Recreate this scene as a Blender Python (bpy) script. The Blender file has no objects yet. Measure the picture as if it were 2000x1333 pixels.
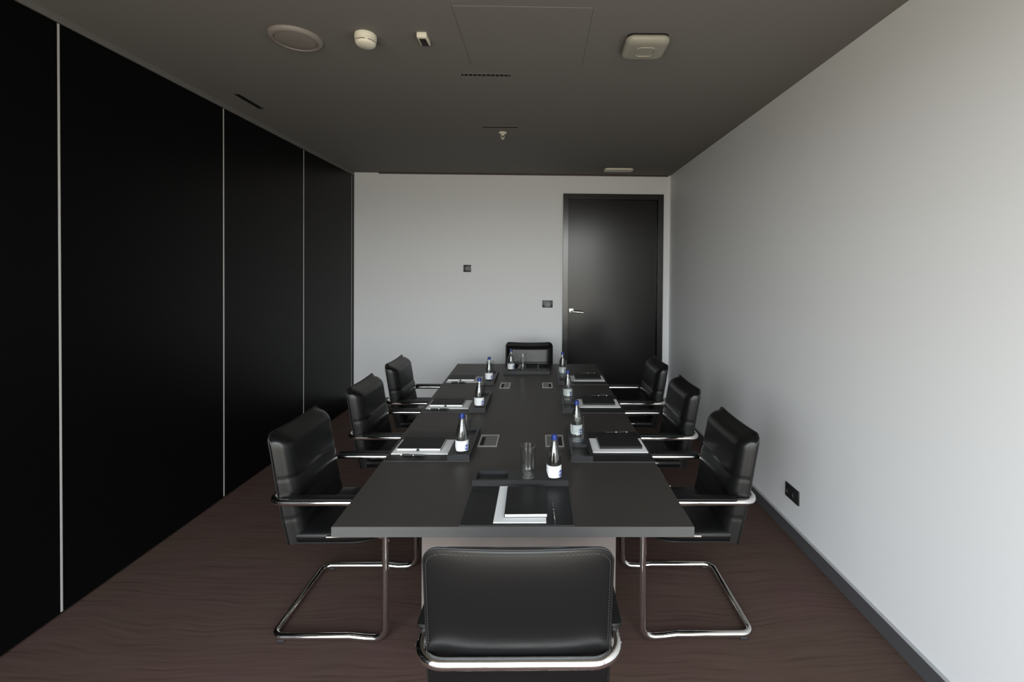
import bpy, bmesh, math, random
from mathutils import Vector, Matrix

random.seed(7)
SC = bpy.context.scene
COL = SC.collection
PI = math.pi

# ------------------------------------------------------------------ room sizes
XL, XR, YB, YF, HC = -2.4255, 1.697, 6.029, -0.42, 3.039
WX0, WX1, WZ0, WZ1 = -2.36, 1.64, 0.06, 2.97        # window opening in the wall behind the camera
TZ = 0.74                                         # table top height

# ------------------------------------------------------------------ camera
CAMZ = 1.77
FPX, CX, CY, YAW, PITCH, ROLL = 899.487, 1070.188, 542.451, -0.016904, -0.012905, 0.0075554
r = Vector((math.cos(YAW), math.sin(YAW), 0)); f = Vector((-math.sin(YAW), math.cos(YAW), 0)); u = Vector((0, 0, 1))
f2 = math.cos(PITCH) * f + math.sin(PITCH) * u
u2 = math.cos(PITCH) * u - math.sin(PITCH) * f
r3 = math.cos(ROLL) * r + math.sin(ROLL) * u2
u3 = math.cos(ROLL) * u2 - math.sin(ROLL) * r
cam = bpy.data.cameras.new('camera')
cam.sensor_fit = 'HORIZONTAL'; cam.sensor_width = 36.0
cam.lens = FPX / 2000 * 36
cam.shift_x = (1000 - CX) / 2000
cam.shift_y = (CY - 666.5) / 2000
cam.clip_start = 0.02
co = bpy.data.objects.new('camera', cam); COL.objects.link(co)
M = Matrix((r3, u3, -f2)).transposed().to_4x4(); M.translation = (0, 0, CAMZ)
co.matrix_world = M
SC.camera = co

# ------------------------------------------------------------------ world (overcast daylight outside the window)
SKY = 9.4
w = bpy.data.worlds.new('daylight'); SC.world = w; w.use_nodes = True
nt = w.node_tree; nt.nodes.clear()
tc = nt.nodes.new('ShaderNodeTexCoord'); sx = nt.nodes.new('ShaderNodeSeparateXYZ')
mr = nt.nodes.new('ShaderNodeMapRange'); mr.inputs[1].default_value = -1; mr.inputs[2].default_value = 1
cr = nt.nodes.new('ShaderNodeValToRGB'); bg = nt.nodes.new('ShaderNodeBackground'); wo = nt.nodes.new('ShaderNodeOutputWorld')
e = cr.color_ramp.elements
e[0].position = 0.0; e[0].color = (0.37, 0.34, 0.29, 1)
e[1].position = 1.0; e[1].color = (0.72, 0.82, 1.0, 1)
for p_, c_ in ((0.40, (0.37, 0.34, 0.29, 1)), (0.495, (0.37, 0.35, 0.315, 1)), (0.53, (1.0, 1.0, 1.0, 1)), (0.66, (0.92, 0.96, 1.0, 1))):
    q = e.new(p_); q.color = c_
bg.inputs[1].default_value = SKY
nt.links.new(tc.outputs['Generated'], sx.inputs[0]); nt.links.new(sx.outputs[2], mr.inputs[0])
nt.links.new(mr.outputs[0], cr.inputs[0]); nt.links.new(cr.outputs[0], bg.inputs[0]); nt.links.new(bg.outputs[0], wo.inputs[0])
# portal that guides the daylight sampling through the window opening
pl = bpy.data.lights.new('window_daylight', 'AREA'); pl.shape = 'RECTANGLE'; pl.size = WX1 - WX0; pl.size_y = WZ1 - WZ0
pl.cycles.is_portal = True
po = bpy.data.objects.new('window_daylight', pl); COL.objects.link(po)
po.location = ((WX0 + WX1) / 2, YF - 0.12, (WZ0 + WZ1) / 2); po.rotation_euler = (PI / 2, 0, 0)

SC.view_settings.view_transform = 'Standard'; SC.view_settings.look = 'None'
SC.view_settings.gamma = 1.0; SC.view_settings.use_curve_mapping = False
SC.view_settings.exposure = 0.0
SC.cycles.use_denoising = True
SC.cycles.caustics_reflective = False; SC.cycles.caustics_refractive = False
SC.cycles.sample_clamp_indirect = 12
SC.cycles.max_bounces = 12; SC.cycles.diffuse_bounces = 6; SC.cycles.glossy_bounces = 6
SC.cycles.transmission_bounces = 12; SC.cycles.transparent_max_bounces = 12

# ------------------------------------------------------------------ materials
def mat(name, col, rough=0.5, metal=0.0, spec=0.5, noise=None, bump=None, **kw):
    m = bpy.data.materials.new(name); m.use_nodes = True
    n = m.node_tree.nodes; l = m.node_tree.links; b = n['Principled BSDF']
    b.inputs['Base Color'].default_value = (*col, 1); b.inputs['Roughness'].default_value = rough
    b.inputs['Metallic'].default_value = metal; b.inputs['Specular IOR Level'].default_value = spec
    for k, v in kw.items(): b.inputs[k.replace('_', ' ')].default_value = v
    if noise or bump:
        t = n.new('ShaderNodeTexCoord')
    if noise:                                     # (scale xyz, amount, detail)
        sc, amt, det = noise
        mp = n.new('ShaderNodeMapping'); mp.inputs['Scale'].default_value = sc
        nz = n.new('ShaderNodeTexNoise'); nz.inputs['Scale'].default_value = 1; nz.inputs['Detail'].default_value = det
        rp = n.new('ShaderNodeValToRGB')
        rp.color_ramp.elements[0].position = .3; rp.color_ramp.elements[1].position = .7
        rp.color_ramp.elements[0].color = (*[c * (1 - amt) for c in col], 1)
        rp.color_ramp.elements[1].color = (*[min(1, c * (1 + amt)) for c in col], 1)
        l.new(t.outputs['Object'], mp.inputs[0]); l.new(mp.outputs[0], nz.inputs[0]); l.new(nz.outputs[0], rp.inputs[0])
        l.new(rp.outputs[0], b.inputs['Base Color'])
    if bump:                                      # (scale, strength, distance)
        nb = n.new('ShaderNodeTexNoise'); nb.inputs['Scale'].default_value = bump[0]; nb.inputs['Detail'].default_value = 3
        bp = n.new('ShaderNodeBump'); bp.inputs['Strength'].default_value = bump[1]; bp.inputs['Distance'].default_value = bump[2]
        l.new(t.outputs['Object'], nb.inputs[0]); l.new(nb.outputs[0], bp.inputs['Height']); l.new(bp.outputs[0], b.inputs['Normal'])
    return m

def floor_mat():
    m = bpy.data.materials.new('wood_grain_carpet'); m.use_nodes = True
    n = m.node_tree.nodes; l = m.node_tree.links; b = n['Principled BSDF']
    t = n.new('ShaderNodeTexCoord')
    lo = n.new('ShaderNodeTexNoise'); lo.inputs['Scale'].default_value = 1.3; lo.inputs['Detail'].default_value = 2
    l.new(t.outputs['Object'], lo.inputs[0])
    sub = n.new('ShaderNodeVectorMath'); sub.operation = 'MULTIPLY_ADD'
    sub.inputs[1].default_value = (0, .22, 0)
    l.new(lo.outputs['Color'], sub.inputs[0]); l.new(t.outputs['Object'], sub.inputs[2])
    mp = n.new('ShaderNodeMapping'); mp.inputs['Scale'].default_value = (1.9, 62, 1); l.new(sub.outputs[0], mp.inputs[0])
    g = n.new('ShaderNodeTexNoise'); g.inputs['Scale'].default_value = 1; g.inputs['Detail'].default_value = 4; g.inputs['Roughness'].default_value = .6
    l.new(mp.outputs[0], g.inputs[0])
    rp = n.new('ShaderNodeValToRGB'); el = rp.color_ramp.elements
    el[0].position = .30; el[0].color = FLOOR_D
    el[1].position = .66; el[1].color = FLOOR_L
    q = el.new(.44); q.color = FLOOR_M
    l.new(g.outputs[0], rp.inputs[0])
    # hue drift between red brown and olive brown
    h = n.new('ShaderNodeTexNoise'); h.inputs['Scale'].default_value = 2.2; h.inputs['Detail'].default_value = 3
    l.new(t.outputs['Object'], h.inputs[0])
    mx = n.new('ShaderNodeMix'); mx.data_type = 'RGBA'; mx.blend_type = 'MULTIPLY'; mx.inputs[0].default_value = 1
    hr = n.new('ShaderNodeValToRGB'); hr.color_ramp.elements[0].position = .35; hr.color_ramp.elements[1].position = .65
    hr.color_ramp.elements[0].color = (1.0, .93, .93, 1); hr.color_ramp.elements[1].color = (.98, 1.0, .88, 1)
    l.new(h.outputs[0], hr.inputs[0]); l.new(rp.outputs[0], mx.inputs[6]); l.new(hr.outputs[0], mx.inputs[7])
    l.new(mx.outputs[2], b.inputs['Base Color'])
    b.inputs['Roughness'].default_value = .85; b.inputs['Specular IOR Level'].default_value = .15
    bp = n.new('ShaderNodeBump'); bp.inputs['Strength'].default_value = .25; bp.inputs['Distance'].default_value = .002
    l.new(g.outputs[0], bp.inputs['Height']); l.new(bp.outputs[0], b.inputs['Normal'])
    return m
FLOOR_D = (.054, .0335, .029, 1); FLOOR_M = (.077, .0485, .042, 1); FLOOR_L = (.089, .058, .051, 1)

def sheet_fresnel(n, l, ior):
    # same reflectance from both sides of a thin sheet
    g = n.new('ShaderNodeNewGeometry'); m = n.new('ShaderNodeMapRange'); fr = n.new('ShaderNodeFresnel')
    m.inputs[3].default_value = ior; m.inputs[4].default_value = 1 / ior
    l.new(g.outputs['Backfacing'], m.inputs[0]); l.new(m.outputs[0], fr.inputs[0])
    return fr

def glass_pane_mat():
    m = bpy.data.materials.new('window_glass'); m.use_nodes = True
    n = m.node_tree.nodes; l = m.node_tree.links; n.clear()
    o = n.new('ShaderNodeOutputMaterial'); mx = n.new('ShaderNodeMixShader'); tr = n.new('ShaderNodeBsdfTransparent')
    gl = n.new('ShaderNodeBsdfGlossy'); gl.inputs['Roughness'].default_value = .02
    tr.inputs[0].default_value = (.96, .98, .97, 1)
    fr = sheet_fresnel(n, l, 1.45)
    l.new(fr.outputs[0], mx.inputs[0]); l.new(tr.outputs[0], mx.inputs[1]); l.new(gl.outputs[0], mx.inputs[2]); l.new(mx.outputs[0], o.inputs[0])
    return m

MT = dict(
    wall=mat('back_wall_paint', (.85, .86, .875), .5, spec=.4, bump=(260, .06, .001)),
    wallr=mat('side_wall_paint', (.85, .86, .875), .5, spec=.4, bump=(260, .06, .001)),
    ceiling=mat('ceiling_paint', (.195, .183, .170), .8, spec=.2, bump=(220, .04, .001)),
    black=mat('black_partition', (.003, .003, .0034), .34, spec=.10, bump=(120, .03, .001)),
    alu=mat('aluminium', (.80, .79, .76), .45, .45),
    track=mat('painted_track', (.16, .155, .145), .55),
    base=mat('baseboard_grey', (.075, .075, .08), .45),
    rear=mat('rear_paint', (.45, .45, .45), .8),
    door=mat('door_veneer', (.004, .004, .0042), .21, spec=.46, noise=((90, 90, 2.2), .25, 3), bump=(160, .05, .0006)),
    doorframe=mat('door_frame_paint', (.007, .007, .007), .20, spec=.8),
    chrome=mat('chrome', (.86, .85, .83), .10, 1.0),
    handle=mat('polished_steel', (.92, .92, .90), .22, 1.0),
    leather=mat('black_leather', (.0050, .0050, .0052), .32, spec=.35, bump=(420, .04, .0004)),
    piping=mat('leather_piping', (.009, .009, .0095), .35, spec=.35),
    stitch=mat('stitch_thread', (.05, .05, .052), .6),
    pad=mat('arm_pad', (.008, .008, .008), .42, spec=.25),
    plastic=mat('black_plastic', (.018, .018, .019), .4),
    tedge=mat('table_edge_band', (.083, .082, .081), .42, spec=.35, noise=((3.0, 3.0, 400), .08, 2)),
    table=mat('table_veneer', (.046, .0405, .036), .44, spec=.2, noise=((3.0, 170, 170), .10, 4), bump=(300, .04, .0004)),
    pedestal=mat('pedestal_laminate', (.225, .197, .186), .42, .35, noise=((9, 9, 9), .05, 2)),
    mat_=mat('placemat_leather', (.010, .010, .0105), .45, spec=.4, bump=(500, .10, .0004)),
    matedge=mat('placemat_edge', (.045, .045, .045), .4),
    tray=mat('tray_leatherette', (.020, .020, .022), .42, spec=.45, bump=(500, .08, .0004)),
    paper=mat('paper', (.80, .80, .79), .7, spec=.2),
    nbcover=mat('notebook_cover', (.012, .012, .012), .55, spec=.3, bump=(600, .08, .0003)),
    nbpage=mat('notebook_pages', (.84, .84, .84), .7, noise=((5, 5, 900), .06, 1)),
    pen=mat('pen_black', (.010, .010, .010), .22),
    cap=mat('blue_cap', (.012, .032, .19), .3, .2),
    label=mat('bottle_label', (.84, .86, .88), .55, noise=((60, 60, 90), .05, 2)),
    emblem=mat('label_blue', (.05, .08, .38), .5),
    white=mat('device_plastic', (.80, .75, .62), .45),
    white2=mat('access_point_plastic', (.34, .32, .265), .42),
    spk=mat('speaker_plastic', (.25, .22, .20), .55),
    grille=mat('speaker_grille', (.225, .20, .18), .65, noise=((700, 700, 700), .25, 1)),
    dark=mat('void_black', (.004, .004, .004), .8),
    fin=mat('diffuser_fin', (.12, .115, .11), .5),
    lens=mat('dark_red_lens', (.012, .003, .003), .45, spec=.2),
    steel=mat('brushed_steel', (.62, .62, .60), .35, 1.0),
    dimsteel=mat('outlet_cover', (.22, .22, .215), .42, .8),
    plate=mat('switch_plate', (.035, .036, .038), .35),
    plate2=mat('switch_insert', (.10, .10, .105), .35),
    icon=mat('pale_print', (.42, .42, .43), .5),
    floor=floor_mat(), pane=glass_pane_mat(),
)
def glass(name, col, ior):
    m = mat(name, col, 0.0, 0.0); b = m.node_tree.nodes['Principled BSDF']
    b.inputs['Transmission Weight'].default_value = 1; b.inputs['IOR'].default_value = ior
    return m
def thin_glass(name, col):
    m = bpy.data.materials.new(name); m.use_nodes = True
    n = m.node_tree.nodes; l = m.node_tree.links; n.clear()
    o = n.new('ShaderNodeOutputMaterial'); mx = n.new('ShaderNodeMixShader'); tr = n.new('ShaderNodeBsdfTransparent')
    gl = n.new('ShaderNodeBsdfGlossy'); gl.inputs['Roughness'].default_value = .03; tr.inputs[0].default_value = (*col, 1)
    fr = sheet_fresnel(n, l, 1.75)
    l.new(fr.outputs[0], mx.inputs[0]); l.new(tr.outputs[0], mx.inputs[1]); l.new(gl.outputs[0], mx.inputs[2]); l.new(mx.outputs[0], o.inputs[0])
    return m
MT['glass'] = thin_glass('clear_glass', (.985, .995, .99))
MT['water'] = glass('water', (.98, .99, 1.0), 1.33)

# ------------------------------------------------------------------ mesh helpers
def link(name, me, parent=None, loc=None):
    o = bpy.data.objects.new(name, me); COL.objects.link(o)
    if parent: o.parent = parent
    if loc: o.location = loc
    return o

def mk(name, bm, m, parent=None, smooth=False, loc=None, sharp=None):
    bmesh.ops.recalc_face_normals(bm, faces=bm.faces)
    me = bpy.data.meshes.new(name); bm.to_mesh(me); bm.free()
    for mm in (m if isinstance(m, (list, tuple)) else [m]): me.materials.append(mm)
    if smooth:
        for p in me.polygons: p.use_smooth = True
        if sharp: me.set_sharp_from_angle(angle=math.radians(sharp))
    return link(name, me, parent, loc)

def box(bm, x0, x1, y0, y1, z0, z1, bev=0, seg=2, mi=0):
    b = bmesh.new()
    vs = [b.verts.new((x, y, z)) for z in (z0, z1) for y in (y0, y1) for x in (x0, x1)]
    for q in ((0, 2, 3, 1), (4, 5, 7, 6), (0, 1, 5, 4), (2, 6, 7, 3), (0, 4, 6, 2), (1, 3, 7, 5)):
        b.faces.new([vs[i] for i in q])
    if bev: bmesh.ops.bevel(b, geom=b.edges[:], offset=bev, segments=seg, affect='EDGES', profile=.5)
    join(bm, b, mi)

def join(bm, b, mi=0):
    mp = {v: bm.verts.new(v.co) for v in b.verts}
    for fc in b.faces:
        try:
            nf = bm.faces.new([mp[v] for v in fc.verts]); nf.material_index = mi; nf.smooth = fc.smooth
        except ValueError: pass
    b.free()

def prism(bm, pts, z0, z1, bev=0, seg=2, mi=0, side=None):
    b = bmesh.new()
    lo = [b.verts.new((x, y, z0)) for x, y in pts]; hi = [b.verts.new((x, y, z1)) for x, y in pts]
    n = len(pts); b.faces.new(lo[::-1]); top = b.faces.new(hi)
    for i in range(n): b.faces.new((lo[i], lo[(i + 1) % n], hi[(i + 1) % n], hi[i]))
    if bev:
        ed = [ed for ed in b.edges if abs(ed.verts[0].co.z - ed.verts[1].co.z) < 1e-6]
        bmesh.ops.bevel(b, geom=ed, offset=bev, segments=seg, affect='EDGES', profile=.5)
    if side is None: join(bm, b, mi); return
    b.normal_update(); mp = {v: bm.verts.new(v.co) for v in b.verts}
    for fc in b.faces:
        nf = bm.faces.new([mp[v] for v in fc.verts]); nf.material_index = side if abs(fc.normal.z) < .9 else mi
    b.free()

def rrect(x0, x1, y0, y1, rad, n=5):
    out = []
    for cx, cy, a in ((x1 - rad, y0 + rad, -PI / 2), (x1 - rad, y1 - rad, 0), (x0 + rad, y1 - rad, PI / 2), (x0 + rad, y0 + rad, PI)):
        for i in range(n + 1):
            t = a + PI / 2 * i / n; out.append((cx + rad * math.cos(t), cy + rad * math.sin(t)))
    return out

def lathe(bm, prof, seg=32, cx=0, cy=0, mi=0, a0=0, a1=2 * PI, flip=False):
    full = abs(a1 - a0 - 2 * PI) < 1e-6
    na = seg if full else seg + 1
    rings = []
    for rr, z in prof:
        if rr < 1e-7: rings.append([bm.verts.new((cx, cy, z))])
        else: rings.append([bm.verts.new((cx + rr * math.cos(a0 + (a1 - a0) * i / seg), cy + rr * math.sin(a0 + (a1 - a0) * i / seg), z)) for i in range(na)])
    for A, B in zip(rings, rings[1:]):
        for i in range(seg):
            j = (i + 1) % na
            a = [A[0]] if len(A) == 1 else [A[i], A[j]]
            b = [B[0]] if len(B) == 1 else [B[j], B[i]]
            if len(a) + len(b) >= 3:
                fc = bm.faces.new(a + b); fc.material_index = mi

def fillet(pts, rad, closed, n=8):
    P = [Vector(p) for p in pts]; out = []; N = len(P)
    for i in range(N):
        if not closed and i in (0, N - 1): out.append(P[i]); continue
        p, a, b = P[i], P[i - 1], P[(i + 1) % N]
        rr = rad[i] if isinstance(rad, (list, tuple)) else rad
        da = (a - p).normalized(); db = (b - p).normalized()
        ang = da.angle(db)
        if ang > PI - .02 or rr <= 0: out.append(p); continue
        d = rr / math.tan(ang / 2)
        c = p + (da + db).normalized() * (rr / math.sin(ang / 2))
        s0 = p + da * d - c; s1 = p + db * d - c
        th = s0.angle(s1); ax = s0.cross(s1).normalized()
        for k in range(n + 1):
            out.append(c + Matrix.Rotation(th * k / n, 3, ax) @ s0)
    return out

def tube(bm, pts, rad, closed=False, seg=12, caps=True, mi=0):
    P = [Vector(p) for p in pts]; N = len(P)
    tang = []
    for i in range(N):
        if closed: t = P[(i + 1) % N] - P[i - 1]
        else: t = P[min(i + 1, N - 1)] - P[max(i - 1, 0)]
        tang.append(t.normalized())
    nrm = tang[0].orthogonal().normalized(); rings = []; frames = []
    for i in range(N):
        if i: nrm = (tang[i - 1].rotation_difference(tang[i]) @ nrm)
        nrm = (nrm - tang[i] * nrm.dot(tang[i])).normalized(); frames.append(nrm.copy())
    twist = 0
    if closed:
        last = tang[-1].rotation_difference(tang[0]) @ frames[-1]
        twist = last.angle(frames[0]) * (1 if last.cross(frames[0]).dot(tang[0]) > 0 else -1)
    for i in range(N):
        nn = Matrix.Rotation(twist * i / N, 3, tang[i]) @ frames[i]; bb = tang[i].cross(nn)
        rings.append([bm.verts.new(P[i] + rad * (math.cos(2 * PI * k / seg) * nn + math.sin(2 * PI * k / seg) * bb)) for k in range(seg)])
    for i in range(N if closed else N - 1):
        A, B = rings[i], rings[(i + 1) % N]
        for k in range(seg):
            fc = bm.faces.new((A[k], A[(k + 1) % seg], B[(k + 1) % seg], B[k])); fc.material_index = mi
    if caps and not closed:
        bm.faces.new(rings[0][::-1]); bm.faces.new(rings[-1])

def tag(o, label=None, cat=None, group=None, kind=None):
    if label: o['label'] = label
    if cat: o['category'] = cat
    if group: o['group'] = group
    if kind: o['kind'] = kind
    return o

def thing(name, label, cat, loc=(0, 0, 0), rz=0, group=None):
    o = bpy.data.objects.new(name, None); o.empty_display_size = .05; COL.objects.link(o)
    o.location = loc; o.rotation_euler = (0, 0, rz)
    return tag(o, label, cat, group)

KIDS = {}
def kids(o):
    return [c for c in bpy.data.objects if c.parent == o]

def dup(src, loc, rz=0, label=None, scale=None):
    c = src.copy(); COL.objects.link(c); c.location = loc; c.rotation_euler = (0, 0, rz)
    if scale: c.scale = scale
    if label: c['label'] = label
    for k in kids(src):
        d = k.copy(); COL.objects.link(d); d.parent = c
        for g in kids(k):
            h = g.copy(); COL.objects.link(h); h.parent = d
    return c

def one(name, bm, m, label, cat, loc=(0, 0, 0), rz=0, group=None, smooth=False, sharp=None):
    o = mk(name, bm, m, None, smooth, loc, sharp); o.rotation_euler = (0, 0, rz)
    return tag(o, label, cat, group)

# ------------------------------------------------------------------ room shell
def struct(name, bm, m, **k):
    return tag(mk(name, bm, m, **k), kind='structure')

bm = bmesh.new(); box(bm, XL - .15, XR + .15, YF - .15, YB + .15, -.12, 0); struct('floor', bm, MT['floor'])

AP = (-.4345, .2485, 2.222, 2.862)                       # access panel opening
SL = [(-.519, -.202, 2.983, 3.021), (-.518, -.204, 4.058, 4.098), (-2.232, -2.190, 3.39, 3.70)]
holes = [AP] + SL
xs = sorted({XL - .15, XR + .15, *[h[0] for h in holes], *[h[1] for h in holes]})
ys = sorted({YF - .15, YB + .15, *[h[2] for h in holes], *[h[3] for h in holes]})
bm = bmesh.new(); V = {}
def cv(x, y, z):
    k = (round(x, 5), round(y, 5), z)
    if k not in V: V[k] = bm.verts.new((x, y, z))
    return V[k]
solid = lambda i, j: 0 <= i < len(xs) - 1 and 0 <= j < len(ys) - 1 and not any(
    h[0] - 1e-6 < (xs[i] + xs[i + 1]) / 2 < h[1] + 1e-6 and h[2] - 1e-6 < (ys[j] + ys[j + 1]) / 2 < h[3] + 1e-6 for h in holes)
for i in range(len(xs) - 1):
    for j in range(len(ys) - 1):
        if not solid(i, j): continue
        a, b, c, d = xs[i], xs[i + 1], ys[j], ys[j + 1]
        for z in (HC, HC + .05): bm.faces.new((cv(a, c, z), cv(b, c, z), cv(b, d, z), cv(a, d, z)))
        for (di, dj, p, q) in ((-1, 0, (a, c), (a, d)), (1, 0, (b, c), (b, d)), (0, -1, (a, c), (b, c)), (0, 1, (a, d), (b, d))):
            if not solid(i + di, j + dj):
                bm.faces.new((cv(*p, HC), cv(*q, HC), cv(*q, HC + .05), cv(*p, HC + .05)))
struct('ceiling', bm, MT['ceiling'])
bm = bmesh.new(); box(bm, XL - .15, XR + .15, YF - .15, YB + .15, HC + .16, HC + .2); struct('trim_1', bm, MT['dark'])   # slab over the ceiling void

# back wall with the door opening
DX0, DX1, DZ1 = .345, 1.558, 2.745
bm = bmesh.new()
box(bm, XL - .15, DX0, YB, YB + .15, 0, HC); box(bm, DX1, XR + .15, YB, YB + .15, 0, HC); box(bm, DX0, DX1, YB, YB + .15, DZ1, HC)
struct('wall_back', bm, MT['wall'])
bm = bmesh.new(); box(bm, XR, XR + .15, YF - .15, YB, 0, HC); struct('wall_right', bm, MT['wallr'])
# window wall behind the camera
bm = bmesh.new()
box(bm, XL - .15, WX0, YF - .15, YF, 0, HC); box(bm, WX1, XR, YF - .15, YF, 0, HC)
box(bm, WX0, WX1, YF - .15, YF, 0, WZ0); box(bm, WX0, WX1, YF - .15, YF, WZ1, HC)
struct('wall_front', bm, MT['rear'])
win = tag(bpy.data.objects.new('window_1', None), kind='structure'); COL.objects.link(win); win.location = (0, YF - .08, 0)
bm = bmesh.new(); fw = .05
box(bm, WX0, WX1, -.03, .03, WZ0, WZ0 + fw); box(bm, WX0, WX1, -.03, .03, WZ1 - fw, WZ1)
nw = 4
for i in range(nw + 1):
    xc = WX0 + (WX1 - WX0) * i / nw; xc = min(max(xc, WX0 + fw / 2), WX1 - fw / 2)
    box(bm, xc - fw / 2, xc + fw / 2, -.03, .03, WZ0 + fw, WZ1 - fw)
mk('window_frame', bm, MT['alu'], win)
for i in range(nw):
    x0 = WX0 + (WX1 - WX0) * i / nw + .02; x1 = WX0 + (WX1 - WX0) * (i + 1) / nw - .02
    bm = bmesh.new(); vs = [bm.verts.new(p) for p in ((x0, 0, WZ0 + .03), (x1, 0, WZ0 + .03), (x1, 0, WZ1 - .03), (x0, 0, WZ1 - .03))]; bm.faces.new(vs)
    mk('pane', bm, MT['pane'], win)

# left wall: black folding partition made of separate panels with aluminium edge strips
wl = tag(bpy.data.objects.new('wall_left', None), kind='structure'); COL.objects.link(wl)
bm = bmesh.new(); box(bm, XL - .15, XL - .045, YF - .15, YB, 0, HC); mk('backing', bm, MT['dark'], wl)
edges = [YF, -.035, 1.166, 2.367, 3.572, 4.765, 5.966]
for a, b in zip(edges, edges[1:]):
    bm = bmesh.new(); box(bm, XL - .045, XL, a + (0 if a == YF else .005), b - .006, .012, 2.999, .0015, 1); mk('panel', bm, MT['black'], wl)
    bm = bmesh.new(); box(bm, XL - .04, XL + .0012, b - .0045, b + .0045, .018, 2.995); mk('edge_strip', bm, MT['alu'], wl)
bm = bmesh.new(); box(bm, XL - .045, XL + .006, 5.972, YB - .001, 0, 2.999); mk('end_post', bm, MT['black'], wl)
bm = bmesh.new(); box(bm, XL - .045, XL + .008, YF, YB - .001, 3.0, HC - .0005, .001, 1); struct('trim_2', bm, MT['track'])
# thin brown shadow-gap profile along the back wall head
bm = bmesh.new(); box(bm, -2.1, XR - .03, YB - .022, YB - .001, HC - .016, HC - .0005, .002, 1)
struct('trim_3', bm, mat('brown_profile', (.085, .055, .042), .4))

bm = bmesh.new(); box(bm, XR - .012, XR, YF, YB, 0, .088, .0025, 2); struct('baseboard_right', bm, MT['base'])
bm = bmesh.new(); box(bm, XR - .0115, XR, YF, YB - .013, .088, .0888); box(bm, XR - .004, XR, YF, YB - .013, .0888, .099, .001, 1)
struct('trim_4', bm, mat('skirting_lip', (.42, .42, .43), .5))
bm = bmesh.new(); box(bm, XL + .007, .29, YB - .012, YB, 0, .112, .0025, 2); box(bm, 1.613, XR - .013, YB - .012, YB, 0, .112, .0025, 2)
struct('baseboard_back', bm, MT['base'])

# door
dr = tag(bpy.data.objects.new('door_1', None), kind='structure'); COL.objects.link(dr); dr.location = (0, YB, 0)
bm = bmesh.new()
for (x0, x1, z0, z1) in ((.294, .366, 0, 2.79), (1.536, 1.610, 0, 2.79), (.366, 1.536, 2.718, 2.79)):
    box(bm, x0, x1, -.022, -.0005, z0, z1, .002, 1)
for (x0, x1, z0, z1) in ((.348, .362, 0, 2.735), (1.540, 1.555, 0, 2.735), (.362, 1.540, 2.722, 2.735)):
    box(bm, x0, x1, -.0005, .12, z0, z1)
box(bm, .362, .376, .062, .085, 0, 2.722); box(bm, 1.526, 1.540, .062, .085, 0, 2.722); box(bm, .376, 1.526, .062, .085, 2.708, 2.722)
mk('frame', bm, MT['doorframe'], dr)
bm = bmesh.new(); box(bm, .3665, 1.5345, .018, .058, .006, 2.715, .002, 1); leaf = mk('leaf', bm, MT['door'], dr)
bm = bmesh.new()
box(bm, .385, .445, .006, .018, 1.226, 1.286, .003, 2)
tube(bm, fillet([(.415, .012, 1.252), (.415, -.05, 1.252), (.565, -.052, 1.240)], .014, False, 6), .0115, seg=10)
mk('door_handle', bm, MT['handle'], leaf, smooth=True, sharp=40)

# ------------------------------------------------------------------ conference table
tb = thing('conference_table', 'long dark brown conference table with grey edges set for eight people', 'table', (-.12, 3.48, 0))
ox, oy = -.12, 3.48
TQ = [(-.829, 1.845), (.632, 1.841), (.624, 5.125), (-.908, 5.112)]
bm = bmesh.new(); prism(bm, [(x - ox, y - oy) for x, y in TQ], .698, TZ, .0012, 1, side=1); mk('tabletop', bm, [MT['table'], MT['tedge']], tb)
for yc in (2.39, 4.24):
    bm = bmesh.new(); box(bm, -.536 - ox, .360 - ox, yc - .28 - oy, yc + .28 - oy, 0, .698, .003, 1); mk('pedestal', bm, MT['pedestal'], tb)
bm = bmesh.new(); box(bm, -.25 - ox, .07 - ox, 2.67 - oy, 3.96 - oy, .56, .698, .002, 1); mk('cable_spine', bm, MT['pedestal'], tb)
for (x0, x1, y0, y1, side) in ((-.361, -.246, 2.690, 2.883, 1), (.038, .150, 2.690, 2.883, -1), (-.352, -.262, 4.037, 4.238, 1), (.026, .118, 4.060, 4.243, -1)):
    cx, cy = (x0 + x1) / 2, (y0 + y1) / 2; hx, hy = (x1 - x0) / 2, (y1 - y0) / 2
    bm = bmesh.new()
    for a, b, c, d in ((-hx, hx, -hy, -hy + .014), (-hx, hx, hy - .014, hy), (-hx, -hx + .010, -hy + .014, hy - .014), (hx - .010, hx, -hy + .014, hy - .014)):
        box(bm, a, b, c, d, 0, .0035, .001, 1)
    so = mk('socket_panel', bm, MT['steel'], tb, loc=(cx - ox, cy - oy, TZ)); so['label'] = 'steel framed flush socket box'
    bm = bmesh.new(); a, b = (-hx + .034, hx - .011) if side > 0 else (-hx + .011, hx - .034)
    box(bm, a, b, -hy + .015, hy - .015, 0, .0025, .001, 1); mk('cover_flap', bm, MT['dimsteel'], so)
    bm = bmesh.new(); a, b = (-hx + .011, -hx + .032) if side > 0 else (hx - .032, hx - .011)
    box(bm, a, b, -hy + .015, hy - .045, .0001, .0012); mk('socket_slot', bm, MT['dark'], so)

# ------------------------------------------------------------------ cantilever chair
AZ, HW, LY = .668, .272, .553                     # arm height, half width of the tube frame, depth
def y_rear(z):
    d = .67 - z
    return .036 + .168 * d + (.22 * d * d if d > 0 else 0)

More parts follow.
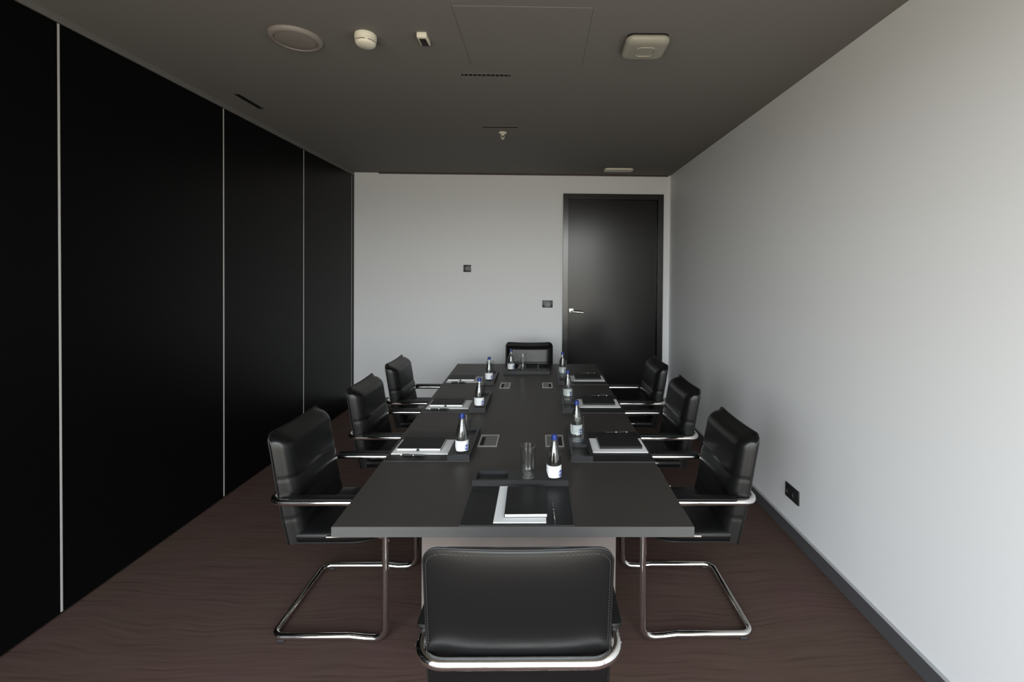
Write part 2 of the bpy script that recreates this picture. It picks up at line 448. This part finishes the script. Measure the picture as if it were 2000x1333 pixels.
def make_chair(label):
    t = thing('cantilever_chair', label, 'chair', group='black cantilever chairs around the table')
    # one continuous chrome tube: sled, legs, arms and the loop behind the back
    R = .0155
    bm = bmesh.new()
    path = [(HW, .0, AZ), (HW, LY, AZ), (HW, LY, R), (HW - .006, LY - .10, R), (HW - .006, LY - .17, R + .008), (HW - .006, .015, R + .008),
            (-HW + .006, .015, R + .008), (-HW + .006, LY - .17, R + .008), (-HW + .006, LY - .10, R), (-HW, LY, R), (-HW, LY, AZ), (-HW, 0, AZ)]
    rad = [.075, .13, .055, .03, .03, .05, .05, .03, .03, .055, .13, .075]
    tube(bm, fillet(path, rad, True, 8), R, True, 14)
    mk('tube_frame', bm, MT['chrome'], t, smooth=True)
    for s in (-1, 1):
        bm = bmesh.new()
        prism(bm, rrect(s * HW - .024, s * HW + .024, .105, .412, .012, 4), AZ + R - .001, AZ + R + .011, .002, 2)
        mk('arm_pad', bm, MT['pad'], t, smooth=True, sharp=40)
        bm = bmesh.new(); tube(bm, [(s * HW, LY, .503), (s * .262, LY - .04, .503), (s * .2585, .27, .496)], .0075, seg=10)
        mk('seat_bracket', bm, MT['chrome'], t, smooth=True, sharp=50)
        for yy in (.06, LY - .07):
            bm = bmesh.new(); box(bm, s * (HW - .006) - .011, s * (HW - .006) + .011, yy - .018, yy + .018, 0, .012, .003, 1)
            mk('glide', bm, MT['plastic'], t)
    # backrest cushion
    hw, zt, zb, cr_ = .248, .982, .455, .038
    NS, NT = 30, 64
    groove = (.765, .657, .572)
    def edge(a, p=5.0): return max(0.0, 1 - abs(a) ** p)
    def hwz(z):
        d = z - (zt - cr_)
        return hw if d <= 0 else hw - cr_ + math.sqrt(max(0, cr_ * cr_ - d * d))
    def backpt(i, j, front):
        s = -1 + 2 * i / NS; s = math.copysign(1 - (1 - abs(s)) ** 1.5, s)
        tt = j / NT; tt = .5 - .5 * math.cos(PI * tt) if False else tt
        z = zb + (zt - zb) * (1 - (1 - tt) ** 1.25)
        x = s * hwz(z)
        zz = z - .007 * (1 - s * s) * max(0, (z - .9) / (zt - .9))
        tz = (z - zb) / (zt - zb); eb = edge(s, 3.2) ** .62 * edge(max(0, (tz - .3) / .7), 2.8) ** .62
        y = y_rear(zz)
        if not front:
            am = max(0.0, min(1.0, tz / .9)); y -= (.012 + .015 * am * am * (3 - 2 * am)) * eb * min(1, (z - zb) / .06)
        else:
            g = sum(math.exp(-((zz - q) / .0045) ** 2) for q in groove)
            tf = max(0.0, min(1.0, (tz - .86) / .14)); tf = tf * tf
            zz -= .015 * tf
            q_ = max(0.0, (abs(s) - .74) / .26); y += .022 - .016 * tf + (.060 * math.sqrt(max(0.0, 1 - q_ * q_)) + .006 * (1 - s * s)) * (1 - .58 * tf) - .007 * g
            y += .010 * math.exp(-((zz - .71) / .035) ** 2) * edge(s, 4)
        return (x, y, zz)
    bm = bmesh.new()
    F = [[bm.verts.new(backpt(i, j, True)) for j in range(NT + 1)] for i in range(NS + 1)]
    B = [[bm.verts.new(backpt(i, j, False)) for j in range(NT + 1)] for i in range(NS + 1)]
    for i in range(NS):
        for j in range(NT):
            bm.faces.new((F[i][j], F[i + 1][j], F[i + 1][j + 1], F[i][j + 1]))
            bm.faces.new((B[i][j], B[i][j + 1], B[i + 1][j + 1], B[i + 1][j]))
    K = 6
    for i in (0, NS):                                  # rounded side panels
        sg = -1 if i == 0 else 1
        rows = [[v for v in B[i]]]
        for k in range(1, K):
            t_ = k / K; bul = .006 * math.sin(PI * t_)
            rows.append([bm.verts.new((B[i][j].co.lerp(F[i][j].co, t_)) + Vector((sg * bul * min(1, (NT - j) / 8), 0, 0))) for j in range(NT + 1)])
        rows.append([v for v in F[i]])
        for A_, B_ in zip(rows, rows[1:]):
            for j in range(NT): bm.faces.new((A_[j], A_[j + 1], B_[j + 1], B_[j]))
        for j in (0, NT):
            bm.faces.new([rw_[j] for rw_ in rows])
    for i in range(NS):
        for j in (0, NT): bm.faces.new((F[i][j], B[i][j], B[i + 1][j], F[i + 1][j]))
    mk('backrest', bm, MT['leather'], t, smooth=True, sharp=75)
    # piping around the rear panel and a stitched line inside it
    per = [backpt(0, j, False) for j in range(0, NT + 1)] + [backpt(i, NT, False) for i in range(1, NS)] + [backpt(NS, j, False) for j in range(NT, -1, -1)]
    per = [(x, y - .0005, z + (.001 if z > .95 else 0)) for x, y, z in per]
    bm = bmesh.new(); tube(bm, per, .0032, seg=8); mk('piping', bm, MT['piping'], t, smooth=True)
    bm = bmesh.new(); acc = 0
    inner = [Vector((x * .972, y - .0078, z - .011 * max(0, (z - .9) / (zt - .9)))) for x, y, z in per if z > .70]
    for a, b in zip(inner, inner[1:]):
        L = (b - a).length; n = max(1, int(L / .008))
        for k in range(n):
            p0 = a.lerp(b, k / n); p1 = a.lerp(b, (k + .55) / n)
            if (p1 - p0).length > 1e-5: tube(bm, [p0, p1], .0007, seg=4)
    tag(mk('stitching', bm, MT['stitch'], t), kind='stuff')
    # seat cushion
    NS2, NY = 26, 26
    y0, y1 = y_rear(.49) + .030, .475
    def seatpt(i, j, top):
        s = -1 + 2 * i / NS2; v = j / NY
        s = math.copysign(1 - (1 - abs(s)) ** 1.5, s)
        y = y0 + (y1 - y0) * v
        fr = max(0, (v - .55) / .45)
        sw = hw - .004 - (.035 * fr ** 4)
        e_ = edge(s, 4) ** .5 * edge(fr, 5) ** .5
        z = (.490 + .034 * e_ - .004 * fr) if top else (.460 - .006 * (edge(s, 6) ** .5) * (edge(fr, 6) ** .5))
        return (s * sw, y, z)
    bm = bmesh.new()
    A = [[bm.verts.new(seatpt(i, j, True)) for j in range(NY + 1)] for i in range(NS2 + 1)]
    B = [[bm.verts.new(seatpt(i, j, False)) for j in range(NY + 1)] for i in range(NS2 + 1)]
    for i in range(NS2):
        for j in range(NY):
            bm.faces.new((A[i][j], A[i + 1][j], A[i + 1][j + 1], A[i][j + 1])); bm.faces.new((B[i][j], B[i][j + 1], B[i + 1][j + 1], B[i + 1][j]))
    for j in range(NY):
        for i in (0, NS2): bm.faces.new((A[i][j], A[i][j + 1], B[i][j + 1], B[i][j]))
    for i in range(NS2):
        for j in (0, NY): bm.faces.new((A[i][j], B[i][j], B[i + 1][j], A[i + 1][j]))
    mk('seat', bm, MT['leather'], t, smooth=True, sharp=75)
    per = [seatpt(0, j, False) for j in range(NY + 1)] + [seatpt(i, NY, False) for i in range(1, NS2)] + [seatpt(NS2, j, False) for j in range(NY, -1, -1)]
    bm = bmesh.new(); tube(bm, per, .0030, seg=8); mk('seat_piping', bm, MT['piping'], t, smooth=True)
    return t

# place names used to tell otherwise alike things apart
PLACE = {'N': 'at the near end of the table', 'F': 'at the far end of the table by the wall',
         'L1': 'at the nearest place on the left table side', 'L2': 'at the middle place on the left table side', 'L3': 'at the farthest place on the left table side',
         'R1': 'at the nearest place on the right table side', 'R2': 'at the middle place on the right table side', 'R3': 'at the farthest place on the right table side'}
CH = [('N', (-.053, 1.245, 0), 0, (1.03, 1, 1.045), 'black leather chrome armchair seen from behind at the near end of the table'),
      ('L1', (-1.278, 2.455, 0), -PI / 2, None, 'black leather chrome armchair nearest the camera on the left table side'),
      ('L2', (-1.262, 3.305, 0), -PI / 2, None, 'black leather chrome armchair in the middle of the left table side'),
      ('L3', (-1.270, 4.09, 0), -PI / 2, None, 'black leather chrome armchair farthest back on the left table side'),
      ('R1', (1.056, 2.455, 0), PI / 2, None, 'black leather chrome armchair beside the wall socket, nearest on the right table side'),
      ('R2', (1.066, 3.305, 0), PI / 2, None, 'black leather chrome armchair in the middle of the right table side'),
      ('R3', (1.070, 4.10, 0), PI / 2, None, 'black leather chrome armchair in front of the door, farthest on the right'),
      ('F', (-.118, 5.19, 0), PI, (1.05, 1, .985), 'black leather chrome armchair facing the camera at the far end of the table')]
proto = None
for key, loc, rz, sc, lab in CH:
    if proto is None:
        proto = make_chair(lab); o = proto
    else:
        o = dup(proto, loc, rz, lab)
    o.location = loc; o.rotation_euler = (0, 0, rz); o.scale = sc or (1, 1, 1)

# ------------------------------------------------------------------ place settings
MATZ = TZ + .004
TRZ = MATZ + .028
def mat_mesh():
    t = thing('placemat', '', 'placemat', group='black placemats on the table')
    bm = bmesh.new(); prism(bm, rrect(-.231, .231, 0, .458, .004, 3), 0, .004, .0008, 1); mk('leather_sheet', bm, MT['mat_'], t)
    bm = bmesh.new()
    for a, b, c, d in ((-.233, .233, -.002, .0005), (-.233, .233, .4575, .46), (-.233, -.2305, .0005, .4575), (.2305, .233, .0005, .4575)):
        box(bm, a, b, c, d, 0, .0036)
    mk('stitched_edge', bm, MT['matedge'], t)
    return t
def tray_mesh():
    t = thing('desk_tray', '', 'tray', group='black stationery trays on the placemats')
    bm = bmesh.new(); x0, x1, y0, y1, H = -.230, .230, -.060, .060, .028
    px0, px1, py0, py1 = -.214, -.062, -.045, .045
    box(bm, x0, x1, y0, y1, 0, .010)
    for a, b, c, d in ((x0, px0, y0, y1), (px1, x1, y0, y1), (px0, px1, y0, py0), (px0, px1, py1, y1)):
        box(bm, a, b, c, d, .010, H)
    bmesh.ops.remove_doubles(bm, verts=bm.verts, dist=1e-5)
    mk('tray_body', bm, MT['tray'], t)
    bm = bmesh.new(); box(bm, px0 + .002, px1 - .002, py0 + .002, py1 - .002, .010, .0115); mk('pocket_lining', bm, MT['mat_'], t)
    return t
def pad_mesh():
    t = thing('paper_pad', '', 'paper', group='white writing pads on the placemats')
    bm = bmesh.new()
    for k in range(4):
        d = .0006 * (k % 2); box(bm, -.108 + d, .108 - d, -.158 + d, .158 - d, k * .0011, k * .0011 + .00105)
    mk('sheet_stack', bm, MT['paper'], t)
    return t
def notebook_mesh():
    t = thing('notebook', '', 'notebook', group='black notebooks on the writing pads')
    w_, l_, h_ = .089, .124, .0155
    bm = bmesh.new()
    prism(bm, rrect(-w_, w_, -l_, l_, .005, 3), 0, .0016, .0005, 1); prism(bm, rrect(-w_, w_, -l_, l_, .005, 3), h_ - .0016, h_, .0005, 1)
    lo = fillet([(-w_ + .004, -l_ + .001, .0008), (-w_ - .001, -l_ + .001, .0008), (-w_ - .001, -l_ + .001, h_ - .0008), (-w_ + .004, -l_ + .001, h_ - .0008)], .003, False, 3)
    box(bm, -w_ - .0012, -w_ + .0012, -l_ + .001, l_ - .001, .0006, h_ - .0006, .0008, 1)
    mk('cover', bm, MT['nbcover'], t)
    bm = bmesh.new(); box(bm, -w_ + .0015, w_ - .0025, -l_ + .0025, l_ - .0025, .0016, h_ - .0016); mk('page_block', bm, MT['nbpage'], t)
    bm = bmesh.new(); box(bm, w_ - .0028, w_ + .0045, -.011, .004, .003, h_ - .003, .0015, 1); mk('pen_loop', bm, MT['nbcover'], t)
    return t
def pen_mesh():
    t = thing('ballpoint_pen', '', 'pen', group='black ballpoint pens on the placemats')
    def along(prof, name, m):
        bm = bmesh.new(); lathe(bm, prof, 14)
        for v in bm.verts: v.co = Vector((v.co.x, v.co.z, v.co.y + .0048))
        mk(name, bm, m, t, smooth=True, sharp=40)
    along([(0, .074), (.0006, .074), (.0020, .066), (.0046, .050), (.0048, -.050), (.0040, -.062), (0, -.062)], 'barrel', MT['pen'])
    along([(0, -.063), (.0028, -.063), (.0028, -.071), (0, -.0715)], 'push_button', MT['chrome'])
    along([(.0049, -.004), (.0052, -.003), (.0052, .002), (.0049, .003)], 'ring', MT['chrome'])
    bm = bmesh.new(); box(bm, -.0016, .0016, -.062, -.020, .0095, .0112, .0005, 1); mk('clip', bm, MT['chrome'], t)
    return t
def bottle_mesh():
    t = thing('water_bottle', '', 'bottle', group='glass water bottles with blue caps')
    out = [(0, .004), (.020, .002), (.028, .0005), (.033, .003), (.0352, .010), (.0355, .020), (.0355, .068), (.0350, .085), (.0330, .104), (.0290, .124), (.0235, .144),
           (.0180, .162), (.0145, .175), (.0128, .183), (.0128, .189), (.0138, .190), (.0138, .194), (.0120, .195), (.0120, .203)]
    inn = [(.0098, .203), (.0098, .180), (.0118, .173), (.0155, .159), (.0208, .142), (.0262, .123), (.0303, .103), (.0325, .084), (.0330, .067), (.0330, .020), (.0320, .012), (.027, .0078), (.018, .0090), (0, .0095)]
    bm = bmesh.new(); lathe(bm, out + inn, 40); mk('glass_body', bm, MT['glass'], t, smooth=True, sharp=50)
    wat = [(0, .0093), (.018, .0088), (.0272, .0076), (.0322, .0118), (.0332, .020), (.0332, .067), (.0327, .084), (.0305, .103), (.0264, .123), (.0210, .142), (.0175, .1528), (0, .1528)]
    bm = bmesh.new(); lathe(bm, wat, 40); mk('water', bm, MT['water'], t, smooth=True, sharp=50)
    # paper label wrapped around the front, cut away in a curve at one lower corner
    bm = bmesh.new(); N = 44; a0, a1 = -PI / 2 - 1.75, -PI / 2 + 1.55
    lo, hi = [], []
    for i in range(N + 1):
        tt = i / N; a = a0 + (a1 - a0) * tt
        z0 = .0105 + .030 * max(0.0, 1 - tt / .28) ** .6; z1 = .0665
        lo.append(bm.verts.new((.0362 * math.cos(a), .0362 * math.sin(a), z0))); hi.append(bm.verts.new((.0362 * math.cos(a), .0362 * math.sin(a), z1)))
    for i in range(N): bm.faces.new((lo[i], lo[i + 1], hi[i + 1], hi[i]))
    lab = mk('label_wrap', bm, MT['label'], t, smooth=True); lab['label'] = 'white paper label'
    # round blue emblem with a pale ring on the right of the label
    bm = bmesh.new()
    def patch(ac, zc, ra, rz_, rr, n=20):
        vs = []
        c0 = bm.verts.new((rr * math.cos(ac), rr * math.sin(ac), zc))
        for k in range(n):
            a = ac + ra * math.cos(2 * PI * k / n); z = zc + rz_ * math.sin(2 * PI * k / n)
            vs.append(bm.verts.new((rr * math.cos(a), rr * math.sin(a), z)))
        for k in range(n): bm.faces.new((c0, vs[k], vs[(k + 1) % n]))
    patch(-PI / 2 + 1.02, .0285, .42, .0150, .0366)
    em = mk('emblem', bm, MT['emblem'], lab); em['label'] = 'round blue emblem'
    bm = bmesh.new(); lathe(bm, [(0, .2085), (.0112, .2085), (.0132, .2068), (.0140, .203), (.0145, .190), (.0150, .1855), (.0137, .1850), (.0137, .2035), (0, .2035)], 36)
    # crimped skirt
    for v in bm.verts:
        if v.co.z < .192 and (v.co.x ** 2 + v.co.y ** 2) > .0142 ** 2:
            a = math.atan2(v.co.y, v.co.x); k = 1 + .03 * math.cos(18 * a); v.co.x *= k; v.co.y *= k
    mk('cap', bm, MT['cap'], t, smooth=True, sharp=40)
    return t
def glass_mesh():
    t = thing('drinking_glass', '', 'glass', group='straight clear drinking glasses')
    bm = bmesh.new()
    lathe(bm, [(0, .001), (.030, 0), (.0345, .002), (.0358, .008), (.0362, .060), (.0380, .150), (.0376, .1525), (.0366, .1525), (.0362, .150), (.0344, .060), (.0338, .022), (.030, .0155), (.016, .0135), (0, .0130)], 48)
    mk('glass_wall', bm, MT['glass'], t, smooth=True, sharp=60)
    return t
PROTO = {}
def put(kind, maker, loc, rz, label):
    if kind not in PROTO:
        PROTO[kind] = maker(); o = PROTO[kind]
    else:
        o = dup(PROTO[kind], loc, rz)
    o.location = loc; o.rotation_euler = (0, 0, rz); o['label'] = label
    return o

# origin of each setting, heading, then local (u, v) positions: u to the sitter's right, v towards the table centre
# pad (u,v,turn) notebook (u,v,turn) pen (u,v,turn) bottle (u,v,turn) glass (u,v)
SET = {
    'N':  ((-.087, 1.850), 0,       (.011, .171, 0), (.034, .172, .015), (.152, .105, .03), (.161, .372, .0), (.034, .377)),
    'L1': ((-.832, 2.712), -PI / 2, (.037, .166, 0), (.020, .152, -.005), (.166, .138, -.04), (.164, .405, PI / 2 - .02), (.052, .402)),
    'L2': ((-.850, 3.578), -PI / 2, (.050, .166, 0), (.032, .150, .0), (.176, .110, .03), (.170, .405, PI / 2 - .1), (.055, .402)),
    'L3': ((-.868, 4.395), -PI / 2, (.050, .168, 0), (.034, .138, .01), (.176, .125, -.02), (.165, .405, PI / 2 - .15), (.060, .402)),
    'R1': ((.631, 2.705), PI / 2,   (-.004, .167, 0), (.024, .157, .01), (.212, .140, .02), (.105, .402, -PI / 2 - .25), (-.006, .402)),
    'R2': ((.629, 3.572), PI / 2,   (-.004, .170, 0), (.030, .168, -.01), (.212, .140, .0), (.100, .402, -PI / 2 - .3), (-.002, .402)),
    'R3': ((.627, 4.408), PI / 2,   (-.004, .170, 0), (.032, .165, .01), (.212, .140, .0), (.098, .402, -PI / 2 - .25), (.004, .402)),
    'F':  ((-.128, 5.062), PI,      (-.010, .165, 0), (-.02, .172, .0), (.150, .120, .0), (.162, .395, PI - .15), (.042, .395)),
}
for key, ((x0, y0), rz, pad, nb, pen, bot, gl) in SET.items():
    R_ = Matrix.Rotation(rz, 3, 'Z'); pl_ = PLACE[key]
    def W(u, v, z): p = R_ @ Vector((u, v, 0)); return (x0 + p.x, y0 + p.y, z)
    put('placemat', mat_mesh, W(0, 0, TZ), rz, 'square black leather placemat ' + pl_)
    put('tray', tray_mesh, W(0, .397, MATZ), rz, 'low black stationery tray ' + pl_)
    put('pad', pad_mesh, W(pad[0], pad[1], MATZ), rz + pad[2], 'white writing pad under the notebook ' + pl_)
    put('notebook', notebook_mesh, W(nb[0], nb[1], MATZ + .0044), rz + nb[2], 'closed black notebook with white pages ' + pl_)
    put('pen', pen_mesh, W(pen[0], pen[1], MATZ), rz + pen[2], 'black ballpoint pen beside the pad ' + pl_)
    put('bottle', bottle_mesh, W(bot[0], bot[1], TRZ), rz + bot[2], 'small clear water bottle, blue cap, ' + pl_)
    put('glass', glass_mesh, W(gl[0], gl[1], TRZ), rz, 'empty straight drinking glass ' + pl_)

# ------------------------------------------------------------------ ceiling fittings
def down(prof): return [(rr, -z) for rr, z in prof]
t = thing('ceiling_speaker', 'round beige flush loudspeaker in the ceiling, leftmost fitting', 'speaker', (-1.346, 2.560, HC))
bm = bmesh.new(); lathe(bm, down([(.108, .0), (.136, .0), (.136, .006), (.130, .016), (.118, .021), (.109, .020), (.107, .012)]), 56); mk('rim', bm, MT['spk'], t, smooth=True, sharp=50)
bm = bmesh.new(); lathe(bm, down([(.107, .0), (.107, .015), (.100, .0175), (.05, .020), (0, .0205)]), 56); mk('grille', bm, MT['grille'], t, smooth=True)

t = thing('smoke_detector', 'round cream smoke detector on the ceiling beside the loudspeaker', 'smoke detector', (-.948, 2.510, HC))
bm = bmesh.new(); lathe(bm, down([(.052, 0), (.0565, .004), (.0575, .022), (.0560, .027), (.0, .027)]), 40); mk('base', bm, MT['white'], t, smooth=True, sharp=40)
bm = bmesh.new(); lathe(bm, down([(.0540, .027), (.0560, .032), (.0535, .042)]), 40); lathe(bm, down([(.0535, .046), (.0500, .056), (.040, .063), (.0, .065)]), 40)
for k in range(5):
    a = -PI / 2 + .42 + k * 2 * PI / 5
    lathe(bm, down([(.0535, .041), (.0535, .047)]), 4, a0=a - .13, a1=a + .13)
mk('head', bm, MT['white'], t, smooth=True, sharp=40)
bm = bmesh.new(); lathe(bm, down([(.047, .041), (.047, .0475)]), 32); mk('vent_slot', bm, MT['dark'], t)

t = thing('indicator_box', 'tiny cream box with dark red lens on the ceiling', 'indicator', (-.640, 2.520, HC))
bm = bmesh.new(); box(bm, -.026, .026, -.048, .048, -.028, 0, .003, 2); mk('housing', bm, MT['white'], t, smooth=True, sharp=40)
bm = bmesh.new(); box(bm, -.018, .019, -.030, .0485, -.0300, -.0200, .001, 1); mk('red_lens', bm, MT['lens'], t)

bm = bmesh.new(); g = .0013; box(bm, AP[0] + g, AP[1] - g, AP[2] + g, AP[3] - g, HC - .0015, HC + .02, .0015, 1)
one('access_panel', bm, MT['ceiling'], 'flush square access panel outlined by thin joints in the ceiling', 'access panel')
for (a, b, c, d), lab in zip(SL, ('dark slot air diffuser just behind the ceiling access panel', 'dark slot air diffuser above the fire sprinkler', 'dark slot air diffuser close to the black left partition')):
    cx, cy = (a + b) / 2, (c + d) / 2; hx, hy = (b - a) / 2, (d - c) / 2
    t = thing('slot_diffuser', lab, 'air vent', (cx, cy, HC), group='slot air diffusers in the ceiling')
    bm = bmesh.new()
    box(bm, -hx, hx, -hy, hy, .030, .040)
    for q in ((-hx, -hx + .001, -hy, hy), (hx - .001, hx, -hy, hy), (-hx + .001, hx - .001, -hy, -hy + .001), (-hx + .001, hx - .001, hy - .001, hy)):
        box(bm, *q, .0005, .030)
    mk('duct_lining', bm, MT['dark'], t)
    bm = bmesh.new()
    if hx > hy: box(bm, -hx - .002, hx + .002, -hy - .006, -hy + .001, -.0025, .006)
    else: box(bm, -hx - .003, -hx + .001, -hy, hy, -.0015, .006)
    mk('rim', bm, MT['track'], t)
    if hx > hy and cy < 3.3:
        n = 11
        for k in range(n):
            p = -hx + 2 * hx * (k + .5) / n
            bm = bmesh.new(); box(bm, p - .004, p + .004, hy - .011, hy - .001, .001, .012); mk('fin', bm, MT['fin'], t)

t = thing('fire_sprinkler', 'small metal fire sprinkler hanging from the ceiling', 'sprinkler', (-.352, 4.232, HC))
bm = bmesh.new(); lathe(bm, down([(.0, 0), (.036, 0), (.037, .004), (.028, .012), (.014, .016), (0, .016)]), 32); mk('escutcheon', bm, MT['white'], t, smooth=True, sharp=40)
bm = bmesh.new(); lathe(bm, down([(0, .014), (.010, .014), (.010, .026), (0, .026)]), 16)
for s in (-1, 1): tube(bm, fillet([(s * .009, 0, -.025), (s * .017, 0, -.036), (s * .004, 0, -.052)], .006, False, 4), .0025, seg=8)
lathe(bm, down([(0, .050), (.005, .050), (.005, .058), (0, .058)]), 12)
mk('yoke_arms', bm, MT['white'], t, smooth=True, sharp=40)
bm = bmesh.new(); lathe(bm, down([(0, .058), (.016, .058), (.016, .060), (0, .060)]), 20); mk('deflector', bm, MT['white'], t)

t = thing('wireless_access_point', 'rounded square white wireless access point on the ceiling', 'access point', (.571, 2.560, HC), rz=-.02)
bm = bmesh.new(); prism(bm, rrect(-.112, .112, -.112, .112, .034, 8), -.016, 0); mk('mount_plate', bm, MT['dark'], t)
bm = bmesh.new(); H = .118
prof = [(H - .004, -.010), (H, -.014), (H, -.026), (H - .006, -.036), (H - .020, -.044), (H - .040, -.047)]
rings = []
for hh, z in prof:
    rings.append([bm.verts.new((x, y, z)) for x, y in rrect(-hh, hh, -hh, hh, max(.012, .046 - (H - hh) * .55), 8)])
for A, B in zip(rings, rings[1:]):
    n = len(A)
    for k in range(n): bm.faces.new((A[k], A[(k + 1) % n], B[(k + 1) % n], B[k]))
bm.faces.new(rings[-1]); bm.faces.new(rings[0][::-1])
shell = mk('shell', bm, MT['white2'], t, smooth=True, sharp=50)
bm = bmesh.new()
for ring in (0, 1):
    pts = rrect(-.050, .050, -.050, .050, .030, 8)
loop = [(x, y, -.0472) for x, y in rrect(-.050, .050, -.050, .050, .030, 8)]
tube(bm, loop, .0040, True, 8); mk('raised_ring', bm, MT['white2'], shell, smooth=True)

t = thing('ceiling_lamp_strip', 'flat cream ceiling fitting above the door', 'ceiling fitting', (.952, 5.66, HC))
bm = bmesh.new(); prism(bm, rrect(-.175, .175, -.075, .075, .03, 6), -.024, -.006, .005, 2); mk('cover', bm, MT['white'], t, smooth=True, sharp=45)
bm = bmesh.new(); prism(bm, rrect(-.165, .165, -.065, .065, .02, 4), -.008, 0); mk('mount_plate', bm, MT['plastic'], t)

# ------------------------------------------------------------------ wall plates
t = thing('thermostat', 'small square dark thermostat high on the back wall', 'thermostat', (-.951, YB, 1.803))
bm = bmesh.new(); box(bm, -.049, .049, -.012, 0, -.047, .047, .003, 2); mk('plate', bm, MT['plate'], t, smooth=True, sharp=40)
bm = bmesh.new(); box(bm, -.028, .028, -.0145, -.0115, -.022, .020, .001, 1); mk('display', bm, MT['plate2'], t)
bm = bmesh.new(); box(bm, -.020, -.013, -.0160, -.0142, -.012, -.004); box(bm, .011, .018, -.0160, -.0142, -.004, .004); mk('button', bm, MT['dark'], t)
t = thing('light_switch', 'dark light switch plate on the back wall beside the door', 'light switch', (.098, YB, 1.346))
bm = bmesh.new(); box(bm, -.068, .068, -.011, 0, -.047, .047, .003, 2); mk('plate', bm, MT['plate'], t, smooth=True, sharp=40)
for k in range(2):
    bm = bmesh.new(); box(bm, -.044 + k * .045, -.001 + k * .045, -.0135, -.0105, -.030, .020, .0012, 1); rk = mk('rocker', bm, MT['plate2'], t)
bm = bmesh.new(); box(bm, -.030, .034, -.0148, -.0130, -.034, -.026); box(bm, -.004, .016, -.0150, -.0130, -.012, .006); mk('marking', bm, MT['icon'], t)
t = thing('wall_socket', 'black double wall socket low on the right wall', 'wall socket', (XR, 3.026, .301), rz=PI / 2)
bm = bmesh.new(); box(bm, -.080, .080, 0, .010, -.047, .047, .003, 2); mk('plate', bm, MT['plastic'], t, smooth=True, sharp=40)
for k in (-1, 1):
    bm = bmesh.new(); lathe(bm, [(.021, 0), (.024, .003), (.021, .0035), (.019, -.004), (0, -.004)], 24)
    for v in bm.verts: v.co = Vector((v.co.x + k * .034, v.co.z + .0095, v.co.y))
    sk = mk('socket', bm, MT['plate'], t, smooth=True, sharp=40)
    bm = bmesh.new()
    for q in (-.008, .008): box(bm, k * .034 + q - .003, k * .034 + q + .003, .005, .0095, -.003, .003)
    mk('pin_hole', bm, MT['dark'], sk)
